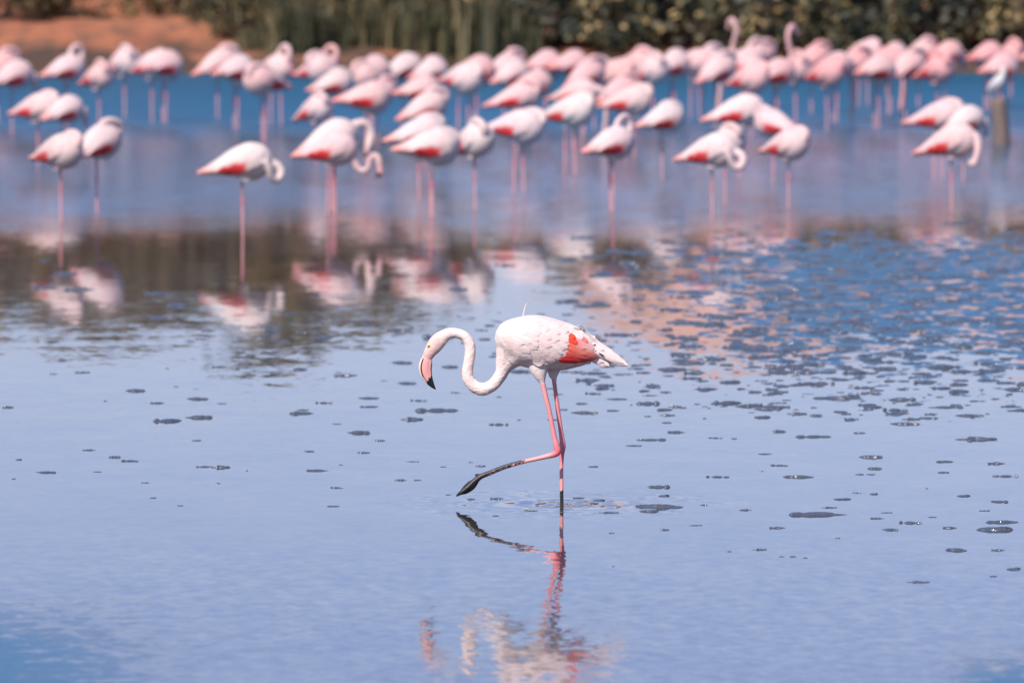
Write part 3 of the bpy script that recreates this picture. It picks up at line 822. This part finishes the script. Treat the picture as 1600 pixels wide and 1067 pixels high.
# legs
lgn = (cid == 3) & (py > 596.5 + 1.5 * n2); lgf = (cid == 4) & (py > 592 + 1.5 * n2); ft = cid == 5
isleg = lgn | lgf | ft
lc = np.array([.80, .27, .285]) * (1 + .10 * n2[:, None])
lowt = (sstep(864, 850, px) * (cid == 3))[:, None]
lc = lc * (1 - .55 * lowt) + np.array([.84, .42, .40]) * .55 * lowt
lowf = (sstep(718, 735, py) * (cid == 4))[:, None]
lc = lc * (1 - .6 * lowf) + np.array([.84, .42, .40]) * .6 * lowf
jt = np.exp(-((px - 871) ** 2 + (py - 706) ** 2) / 90.0)[:, None]
lc = lc * (1 - .55 * jt) + np.array([.66, .06, .10]) * .55 * jt
mudm = (cid == 3) & (px + 7 * n2 < 817) & ((n3 + .8 * n2 + (co[:, 2] - np.interp(px, [746, 752, 787, 814], [.13, .143, .1875, .2132])) * 60 > -.30 + .0 * px) | (px < 762))
mudm |= ft | ((cid == 4) & (py + 3 * n2 > 768))
col = np.where(isleg[:, None], lc, col)
mc = np.array([.030, .027, .025]) * (1 + .5 * n3[:, None])
col = np.where(mudm[:, None], mc, col)
set_col(hb, col)
smooth(hb)
hb.materials.append(M_PLUME); hb.materials.append(M_SKIN)
pv = np.array([p.vertices[0] for p in hb.polygons])
hb.polygons.foreach_set('material_index', isleg[pv].astype(np.int32))
mesh_obj('body', hb, hero)
HBVH = bvh_of(hb)

# bill: swept horn, dark tip and the line between the mandibles are its own markings
BL = csec([(126, 418, 30, 22), (120, 440, 36, 23), (112, 480, 45, 23), (108, 515, 46, 22), (115, 555, 41, 19), (131, 592, 31, 15), (152, 626, 19, 10), (172, 651, 8, 5), (181, 661, 2, 2)])
bmm = bmesh.new(); rings = sweep(bmm, BL, 12, 64)
colb = []
nb = len(rings)
for i in range(nb):
    u = i / (nb - 1)
    for k in range(64):
        q = math.sin(2 * math.pi * k / 64)      # across the bill in the side view
        colb.append((u, q))
for i, rg in enumerate(rings):                  # shallow groove along the gape
    u = i / (nb - 1)
    for k, v in enumerate(rg):
        q = math.sin(2 * math.pi * k / 64)
        g = math.exp(-((abs(q) - .52) / .07) ** 2)
        v.co.y *= 1 - .18 * g
bmesh.ops.recalc_face_normals(bmm, faces=bmm.faces[:])
bme = bpy.data.meshes.new('bill'); bmm.to_mesh(bme); bmm.free()
cb = []
bco = np.array([v.co[:] for v in bme.vertices])
# which sign of q is the front (left) edge: the one whose x is smaller half way along
i0 = (nb // 2) * 64
front = 1 if bco[i0 + 16][0] < bco[i0 + 48][0] else -1
for (u, q), p in zip(colb, bco):
    q *= front
    if u > .615 + .05 * q + .015 * math.sin(q * 9): c = np.array([.014, .014, .015])
    elif u > .16 and abs(q - (.62 - .25 * max(0, u - .5))) < .095: c = np.array([.018, .016, .016])
    elif u > .16 and q > .62: c = np.array([.84, .66, .60])
    elif u > .22 and q < -.80: c = np.array([.45, .10, .09])
    else:
        k = min(1, max(0, (u - .05) / .2)); c = np.array([.82, .55, .50]) * (1 - k) + np.array([.84, .40, .36]) * k
    cb.append(c)
set_col(bme, np.array(cb)); smooth(bme); bme.materials.append(M_BILL)
bill_o = mesh_obj('bill', bme, hero)
nx_, nz_ = cpt(92, 462)
# eyes
for side in (-1, 1):
    ex, ez = cpt(133, 357)
    ey = side_hit(HBVH, ex, ez, side)
    b2 = bmesh.new(); bmesh.ops.create_uvsphere(b2, u_segments=24, v_segments=16, radius=.0105)
    em = bpy.data.meshes.new('eye'); b2.to_mesh(em); b2.free()
    ec = [np.array([.01, .01, .01]) if v.co.y * side > .0094 else (np.array([.80, .62, .16]) if v.co.y * side > .002 else np.array([.75, .45, .4])) for v in em.vertices]
    set_col(em, np.array(ec)); smooth(em); em.materials.append(M_EYE)
    eo = mesh_obj('eye', em, hero); eo.location = (ex, (ey if ey is not None else side * .028) - side * .0038, ez)

# feathers laid on the body from the side
def under_top(x, z):
    h = HBVH.ray_cast(Vector((x, 0, 2)), Vector((0, 0, -1)), 3)
    if x > cpt(1165, 0)[0] or h[0] is None or h[0].z < .4: return z
    return min(z, h[0].z - .005)

def feather_mesh(S, E, hw, side, lift0, lift1, c0, c1, sag=0.0, nl=9, nw=4, tip=.5, ymin=.016, name='feather', ragged=0.0):
    S = np.array(S); E = np.array(E)
    d = E - S; L = np.linalg.norm(d); d /= L; nrm = np.array([-d[1], d[0]])
    V, C, Fc = [], [], []
    lasty = None
    for i in range(nl + 1):
        u = i / nl
        wv = hw * (min(1, (u / .22)) ** .6 * .75 + .25) * (1 - max(0, (u - tip) / (1 - tip)) ** 2.2) ** .6 if u < 1 else 0.0
        wv = max(wv, hw * .06)
        mid = S + d * L * u - np.array([0, sag * L * math.sin(math.pi * u)])
        ym = side_hit(HBVH, mid[0], mid[1], side)
        for j in range(nw + 1):
            q = -1 + 2 * j / nw
            jag = ragged * hw * math.sin(q * 23 + S[0] * 300) * (u > .75)
            p = mid + nrm * wv * q + d * jag
            p[1] = under_top(p[0], p[1])
            y = side_hit(HBVH, p[0], p[1], side)
            if y is None or y * side < ymin:
                y = side * ymin if ym is None or ym * side < ymin else max(ymin, ym * side - .006) * side
            if lasty is not None and ym is None: y = lasty[j] * .82 + side * ymin * .18
            lift = lift0 + (lift1 - lift0) * u + .0028 * (1 - q * q)
            V.append((p[0], y + side * lift, p[1]))
            k = noise.noise((p[0] * 60, p[1] * 60, side * 3 + S[0] * 50))
            shaft = .95 if j == nw // 2 else 1.0
            C.append((np.array(c0) * (1 - u) + np.array(c1) * u) * (1 + .06 * k) * shaft)
        lasty = [V[-(nw + 1) + j][1] - side * lift0 for j in range(nw + 1)]
    for i in range(nl):
        for j in range(nw):
            a = i * (nw + 1) + j
            q4 = (a, a + 1, a + nw + 2, a + nw + 1)
            Fc.append(q4 if side > 0 else q4[::-1])
    me = bpy.data.meshes.new(name); me.from_pydata(V, [], Fc)
    set_col(me, np.array(C)); smooth(me); me.materials.append(M_PLUME)
    return me

fr = random.Random(11)
W1 = np.array([.79, .65, .61]); W2 = np.array([.82, .68, .65]); P1 = np.array([.82, .59, .56])
for side in (-1, 1):
    # wing base: the folded wing as one draped shell
    nu, nv = 34, 16
    V, C, Fc = [], [], []
    for i in range(nu + 1):
        u = i / nu
        cx_ = 650 + 640 * u
        zt = 200 - 45 * math.sin(math.pi * min(1, u * 1.6)) + 170 * max(0, u - .45) ** 1.1
        zb = 330 + 150 * math.sin(math.pi * min(.62, u * .9)) - 10 * u
        zb = max(zb, zt + 6)
        for j in range(nv + 1):
            v = j / nv
            x, z = cpt(cx_, zt + (zb - zt) * v)
            z = under_top(x, z)
            y = side_hit(HBVH, x, z, side)
            if y is None or y * side < .016: y = side * .016
            off = -.005 + .008 * float(sstep(0, .3, v)) * float(sstep(0, .25, u)) * (1 - .4 * float(sstep(.8, 1, v)))
            V.append((x, y + side * off, z)); 
            k = noise.noise((x * 20, z * 20, side)); C.append(W1 * (1 + .05 * k))
    for i in range(nu):
        for j in range(nv):
            a = i * (nv + 1) + j
            q4 = (a, a + 1, a + nv + 2, a + nv + 1); Fc.append(q4 if side > 0 else q4[::-1])
    wm = bpy.data.meshes.new('wing'); wm.from_pydata(V, [], Fc); set_col(wm, np.array(C)); smooth(wm); wm.materials.append(M_PLUME)
    wing = mesh_obj('wing', wm, hero)
    def F(S, E, hw, l0, l1, c0, c1, **k):
        mesh_obj('feather', feather_mesh(cpt(*S), cpt(*E), hw * CU, side, l0, l1, c0, c1, **k), wing)
    # long flight feathers to the tail end
    for S, E, hw in [((1180, 330), (1522, 494), 24), ((1170, 300), (1490, 476), 26), ((1160, 270), (1450, 452), 27), ((1150, 275), (1405, 425), 26), ((1145, 262), (1350, 382), 26), ((1130, 245), (1290, 338), 24), ((1210, 390), (1388, 498), 22), ((1220, 400), (1350, 470), 22)]:
        F(S, E, hw * 1.3, .010, .012, W2, W2 * .97, tip=.7, ymin=.018 + .006 * fr.random())
    F((1290, 385), (1352, 428), 9, .024, .026, (.05, .04, .04), (.03, .03, .03), ymin=.03)
    F((1185, 222), (1225, 275), 13, .014, .020, (.35, .30, .31), (.25, .22, .23))
    # red coverts, deep red at the base and salmon toward the tail
    RED_ = RED; SALM_ = SALMON
    for S, E, hw, c0, c1 in [((1125, 300), (1300, 385), 30, SALMON, P1), ((1120, 330), (1325, 410), 32, SALMON, (.84, .42, .38)), ((1100, 365), (1318, 428), 34, (.84, .16, .09), SALMON), ((1090, 400), (1305, 440), 32, (.80, .08, .04), SALMON), ((1065, 430), (1260, 452), 26, RED, (.74, .09, .08)), ((1030, 446), (1190, 460), 20, RED, RED),
                             ((1080, 420), (1220, 440), 26, RED, (.78, .14, .11)), ((1095, 375), (1230, 415), 26, (.74, .08, .05), (.82, .26, .2)), ((1105, 340), (1225, 370), 26, (.78, .12, .07), (.84, .40, .36)), ((1105, 300), (1165, 338), 22, (.80, .07, .02), (.74, .07, .04)), ((1105, 275), (1150, 300), 20, (.76, .10, .05), (.72, .06, .04)), ((1165, 280), (1240, 330), 18, (.82, .3, .26), (.80, .22, .18)), ((1150, 265), (1210, 300), 20, W2, W2)]:
        F(S, E, hw, .013, .018, c0, c1, tip=.55, ragged=.12)
    # scapulars: overlapping rows, front to back, hanging over the red
    for rowi in range(6):
        x0 = 650 + rowi * 66
        for k in range(6):
            v = (k + .5 * (rowi % 2)) / 6
            yt = 205 - 50 * math.sin(math.pi * min(1, (x0 - 640) / 480 * 1.3)) * (1 - v) + v * (205 + 30 * math.sin(math.pi * min(1, rowi / 8)))
            if rowi < 2: yt = 225 + v * 170
            ang = R(12 + 38 * v + fr.uniform(-7, 7))
            Ln = fr.uniform(130, 185)
            S = (x0 + fr.uniform(-10, 10), yt + fr.uniform(-6, 6)); E = (S[0] + Ln * math.cos(ang), S[1] + Ln * math.sin(ang))
            xm = float(np.interp(E[1], [230, 300, 350, 400, 440, 475], [1150, 1106, 1114, 1102, 1064, 985]))
            if E[0] > xm: E = (xm + fr.uniform(-12, 0), E[1])
            if E[1] > 470: E = (E[0], 470)
            c = W1 * fr.uniform(.95, 1.02) if fr.random() < .6 else P1 * .6 + W1 * .4
            F(S, E, fr.uniform(36, 44), .000 + rowi * .0013, .0078 + rowi * .0013 + .002 * fr.random(), c, c * fr.uniform(.96, 1.0), tip=.62)
    # the longest drooping ones along the rear edge and over the thigh
    for S, E, hw in [((985, 175), (1180, 212), 26), ((1000, 200), (1165, 250), 27), ((1000, 225), (1118, 300), 28), ((1005, 265), (1116, 345), 28), ((1000, 300), (1108, 395), 29), ((980, 330), (1085, 428), 30), ((955, 350), (1045, 452), 30), ((930, 370), (1000, 478), 28), ((890, 385), (950, 470), 30), ((860, 390), (900, 462), 30), ((900, 160), (1075, 190), 28), ((830, 150), (990, 172), 30)]:
        F(S, E, hw, .005, .0125, W1, W1 * .98, tip=.7)
    # belly tufts behind the thigh
    for S, E, hw in [((1080, 462), (1150, 490), 20), ((1140, 458), (1215, 484), 18), ((1190, 452), (1262, 474), 16)]:
        F(S, E, hw, .004, .010, W1, W1)
# tail feathers between the wings and a stray plume standing on the back
tf_ = [((1250, 440), (1392, 503), 20), ((1230, 425), (1360, 478), 22), ((1260, 430), (1430, 470), 22)]
for i, (S, E, hw) in enumerate(tf_):
    mesh_obj('tail_feather', feather_mesh(cpt(*S), cpt(*E), hw * CU, -1 if i != 1 else 1, .003, .004, W1, W2, ymin=.004, tip=.6), hero)
bmp = bmesh.new()
sweep(bmp, csec([(788, 152, 5, 4), (794, 120, 4.5, 2), (803, 85, 4, 1.5), (814, 58, 1, 1)]), 5, 8)
bmesh.ops.recalc_face_normals(bmp, faces=bmp.faces[:])
pm = bpy.data.meshes.new('plume'); bmp.to_mesh(pm); bmp.free(); set_col(pm, np.tile(W1, (len(pm.vertices), 1))); smooth(pm); pm.materials.append(M_PLUME)
mesh_obj('plume', pm, hero)

# ------------------------------------------------------------------ wooden post and the gull on it
gx, gy, r0 = ground_from_px(1565, 226)
sc = PPM / r0
bm = bmesh.new()
sweep(bm, [(0.0, 0, -.3, .105, .1), (0, 0, 0, .10, .10), (-.015, 0, .25, .095, .098), (-.035, 0, .45, .095, .095), (-.04, 0, .52, .09, .088), (-.04, 0, .545, .06, .06)], 5, 18)
for v in bm.verts: v.co.x += .008 * math.sin(v.co.y * 90); v.co.z += (.015 * math.sin(v.co.x * 40) if v.co.z > .45 else 0)
bmesh.ops.recalc_face_normals(bm, faces=bm.faces[:])
me = bpy.data.meshes.new('post'); bm.to_mesh(me); bm.free(); smooth(me); me.materials.append(M_WOOD)
po = mesh_obj('wooden_post', me); po.location = (gx, gy, 0)
tag(po, 'short weathered wooden post leaning in the water near the right border', 'post')
bm = bmesh.new(); smp = []
sweep(bm, [(-.20, 0, .06, .012, .02), (-.12, 0, .10, .04, .04), (-.03, 0, .15, .065, .06), (.05, 0, .20, .066, .06), (.10, 0, .255, .042, .04), (.115, 0, .30, .034, .032), (.13, 0, .325, .03, .027), (.15, 0, .325, .012, .012)], 5, 18, 0, smp)
for s_ in (-.025, .025):
    sweep(bm, [(.02, s_, .14, .02, .02), (.02, s_, .09, .007, .007), (.02, s_, .0, .006, .006), (.04, s_, -.005, .006, .012)], 4, 8, 2, smp)
gm = fuse(bm, .0045, 2)
co, cid, t = classify(gm, smp)
set_col(gm, np.where((cid == 2)[:, None], np.array([.6, .3, .25]), np.array([.80, .76, .74])))
smooth(gm); gm.materials.append(M_PLUME)
go = empty('gull', (gx - .05, gy, .545), R(-60))
go.scale = (1.1, 1.1, 1.1)
mesh_obj('body', gm, go)
gbm = bill_mesh([(.145, 0, .328, .012, .009), (.17, 0, .323, .009, .007), (.195, 0, .315, .003, .003)], rings=10); set_col(gbm, np.tile(np.array([.6, .35, .1]), (len(gbm.vertices), 1))); mesh_obj('bill', gbm, go)
gbv = bvh_of(gm)
for side in (-1, 1):
    V, Fc = [], []
    for i in range(13):
        u = i / 12
        for j in range(6):
            v = j / 5
            x = .07 - .27 * u; zc = .215 - .155 * u; z = zc + .045 * (1 - u * .7) * (1 - 2 * v)
            y = side_hit(gbv, x, z, side); y = side * .014 if y is None or y * side < .014 else y
            V.append((x, y + side * .006, z))
    for i in range(12):
        for j in range(5):
            q4 = (i * 6 + j, i * 6 + j + 1, (i + 1) * 6 + j + 1, (i + 1) * 6 + j); Fc.append(q4 if side > 0 else q4[::-1])
    wm = bpy.data.meshes.new('wing'); wm.from_pydata(V, [], Fc); set_col(wm, np.array([[.74, .73, .73] if v[0] > -.15 else [.05, .05, .05] for v in V])); smooth(wm); wm.materials.append(M_PLUME)
    mesh_obj('wing', wm, go)
tag(go, 'white water bird perched on the leaning wooden post', 'bird')

# ------------------------------------------------------------------ mud clumps in the shallows
def clump_mesh(seed):
    g = np.random.default_rng(seed)
    V, Fc = [], []
    lobes = [(0, 0, .62, 1.0)] + [(g.uniform(-.42, .42), g.uniform(-.3, .3), g.uniform(.12, .36), g.uniform(.4, 1.2)) for _ in range(g.integers(3, 6))]
    for (lx, ly, ls, lh) in lobes:
        ph = g.uniform(0, 6.28, 6); na, nr = 14, 3
        b = len(V)
        V.append((lx, ly, lh))
        for j in range(1, nr + 1):
            q = j / nr
            for k in range(na):
                an = 2 * math.pi * k / na
                rr = .5 * ls * (1 + .22 * math.sin(2 * an + ph[0]) + .20 * math.sin(3 * an + ph[1]) + .16 * math.sin(5 * an + ph[2]) + .10 * g.normal())
                z = lh * (1 - q ** 2.2) * (1 + .5 * math.sin(3 * an + ph[4]) * q) - (.45 if j == nr else .08 * q)
                V.append((lx + rr * q * math.cos(an) * 1.25, ly + rr * q * math.sin(an), z))
        for k in range(na):
            Fc.append((b, b + 1 + k, b + 1 + (k + 1) % na))
            for j in range(nr - 1):
                a = b + 1 + j * na
                Fc.append((a + k, a + na + k, a + na + (k + 1) % na, a + (k + 1) % na))
    me = bpy.data.meshes.new('mud_clump'); me.from_pydata(V, [], Fc); smooth(me); me.materials.append(M_MUD)
    return me
CL = [clump_mesh(900 + i) for i in range(10)]
cr = random.Random(5)
NAMED = {(1278, 805): 'largest long grey mud clump, right of the walking flamingo', (1012, 800): 'peaked mud clump with a light speck just right of the standing leg', (776, 780): 'small wedge of mud in the water under the lifted foot', (495, 736): 'oval grey mud clump alone on the calm water at the left', (1438, 911): 'oval mud clump nearest the bottom right corner', (1250, 746): 'low mud clump with a dark right tip above the largest clump', (310, 653): 'wide flat mud smear at the left above a round clump', (305, 689): 'round grey mud clump at the left under a flat smear', (1530, 687): 'wide two lobed mud clump near the right border', (1506, 776): 'oval dark mud clump near the right border', (645, 722): 'small round mud clump left of the lifted foot', (568, 708): 'small dark lumpy clump between the oval clump and the bird'}
SPOTS = [(305,689,24),(310,653,50),(495,736,40),(137,704,25),(178,715,25),(202,721,30),(70,739,38),(150,738,18),(27,719,16),(19,749,10),(318,730,30),(345,731,34),(385,736,5),(340,756,10),(237,779,16),(280,791,10),(520,792,26),(568,708,24),(560,677,42),(482,706,20),(532,727,8),(645,722,22),(625,751,22),(652,751,16),(525,763,24),(682,642,70),(645,656,40),(577,636,35),(780,664,34),(472,641,22),(460,650,12),(505,630,30),(345,631,18),(735,723,10),(750,729,22),(692,730,12),(595,689,24),(527,663,20),(12,637,24),(210,611,35),(226,755,16),
 (776,780,24),(1012,800,45),(953,802,38),(1033,793,85),(1040,829,20),(775,807,12),(1030,762,36),(1037,776,28),(956,834,12),(1087,822,26),(959,886,5),
 (1278,805,105),(1250,746,55),(1438,911,42),(1506,776,32),(1423,818,42),(1569,817,60),(1486,826,26),(1552,829,85),(1355,641,28),(1346,677,28),(1530,687,75),(1515,650,52),(1480,637,60),(1582,636,40),(1361,715,50),(1368,733,30),(1344,742,16),(1361,742,20),(1195,710,26),(1219,728,30),(1190,737,9),(1272,683,58),(1219,675,28),(1119,685,26),(1148,686,12),(1121,746,40),(990,697,30),(1018,688,48),(1057,676,32),(1042,661,18),(1013,651,14),(959,642,24),(926,730,26),(1475,739,22),(1480,722,40),(1574,745,46),(1558,725,30),(1563,785,30),(1540,799,18),(1298,794,30),(1386,802,24),(1372,811,26),(1215,826,28),(1165,798,22),(1392,829,32),(1189,860,26),(1222,871,10),(1240,871,14),(1260,873,9),(1310,842,9),(1497,861,40),(1561,861,24),(1585,891,36),(1554,902,16),(1366,773,20),(1340,771,16),(1318,781,36),(1458,809,16),(1450,764,6),(1141,863,10),(1451,654,30),(1414,663,55),(1276,650,26),(1248,646,26),(1307,623,90),(1410,625,50),(1525,627,24),(1182,632,24),(1217,630,28),
 (735,781,16),(700,774,10),(905,779,22),(935,783,30),(830,799,26),(1100,790,14)]
extra = []
while len(extra) < 150:
    x, y = cr.uniform(400, 1640), cr.uniform(505, 650)
    dens = .08 + .92 * float(sstep(620, 1400, x)) * (1 - .55 * float(sstep(560, 650, y)))
    if cr.random() < dens: extra.append((x, y, cr.choice([12, 18, 24, 30, 38, 50])))
LFT, RGT, DNS = 'low grey mud clump in the calm water left of the walking flamingo', 'low grey mud clump in the calm water right of the walking flamingo', 'mud clump among many in the blue flecked water behind and right of the walking flamingo'
def put_clump(x, y, wpx, label, group):
    gx, gy, r = ground_from_px(x, y)
    wm_ = wpx / PPM * r * .9
    o = mesh_obj('mud_clump', CL[cr.randrange(10)])
    o.location = (gx, gy, 0)
    dep = wm_ * cr.uniform(.45, .9) if wpx < 45 else wm_ * cr.uniform(.3, .5)
    o.scale = (wm_, min(dep, .42), min(.014, max(.003, wm_ * cr.uniform(.04, .11))))
    o.rotation_euler = (0, 0, cr.uniform(-.25, .25) + (math.pi if cr.random() < .5 else 0))
    tag(o, label, 'mud clump', group)
for (x, y, wp) in SPOTS:
    if (x, y) in NAMED: put_clump(x, y, wp, NAMED[(x, y)], 'mud clumps in the shallows')
    else: put_clump(x, y, wp, '%s mud clump %s, %s' % ('tiny dark' if wp < 14 else 'small grey' if wp < 30 else 'wide grey', 'left of the walking flamingo' if x < 800 else 'right of the walking flamingo', 'beyond its knee' if y < 700 else 'level with its lifted leg' if y < 770 else 'by its standing foot or nearer'), 'mud clumps left of the bird' if x < 800 else 'mud clumps right of the bird')
for (x, y, wp) in extra:
    put_clump(x, y, wp, DNS, 'mud clumps in the flecked water')
# the uncountable rest: a field of small mud flecks on the right, thinning to the left
tmpl = [np.array([v.co[:] for v in c.vertices]) for c in CL]
V, Fc = [], []
tf0 = [[tuple(p.vertices) for p in c.polygons] for c in CL]
cnt = 0
while cnt < 1900:
    x, y = cr.uniform(-200, 1900), cr.uniform(345, 660)
    dens = (.05 + .95 * float(sstep(700, 1350, x))) * float(sstep(340, 400, y)) * (1 - .70 * float(sstep(520, 660, y)))
    if x < 700: dens = .05 * float(sstep(380, 470, y)) * (1 - .5 * float(sstep(560, 640, y)))
    if cr.random() > dens: continue
    gx, gy, r = ground_from_px(x, y)
    wm_ = cr.choice([6, 9, 12, 16, 22, 30, 42]) / PPM * r * cr.uniform(.7, 1.2)
    i = cr.randrange(10); an = cr.uniform(-.3, .3)
    S = tmpl[i] * np.array([wm_, min(.5, wm_ * cr.uniform(.7, 1.3)), min(.016, max(.004, wm_ * .08))])
    ca, sa = math.cos(an), math.sin(an)
    b = len(V)
    V += [(gx + p[0] * ca - p[1] * sa, gy + p[0] * sa + p[1] * ca, p[2]) for p in S]
    Fc += [tuple(b + q for q in f) for f in tf0[i]]
    cnt += 1
me = bpy.data.meshes.new('mud_flecks'); me.from_pydata(V, [], Fc); smooth(me); me.materials.append(M_MUD)
tag(mesh_obj('mud_flecks', me), 'field of small wet mud flecks in the water behind the walking flamingo', 'mud', kind='stuff')
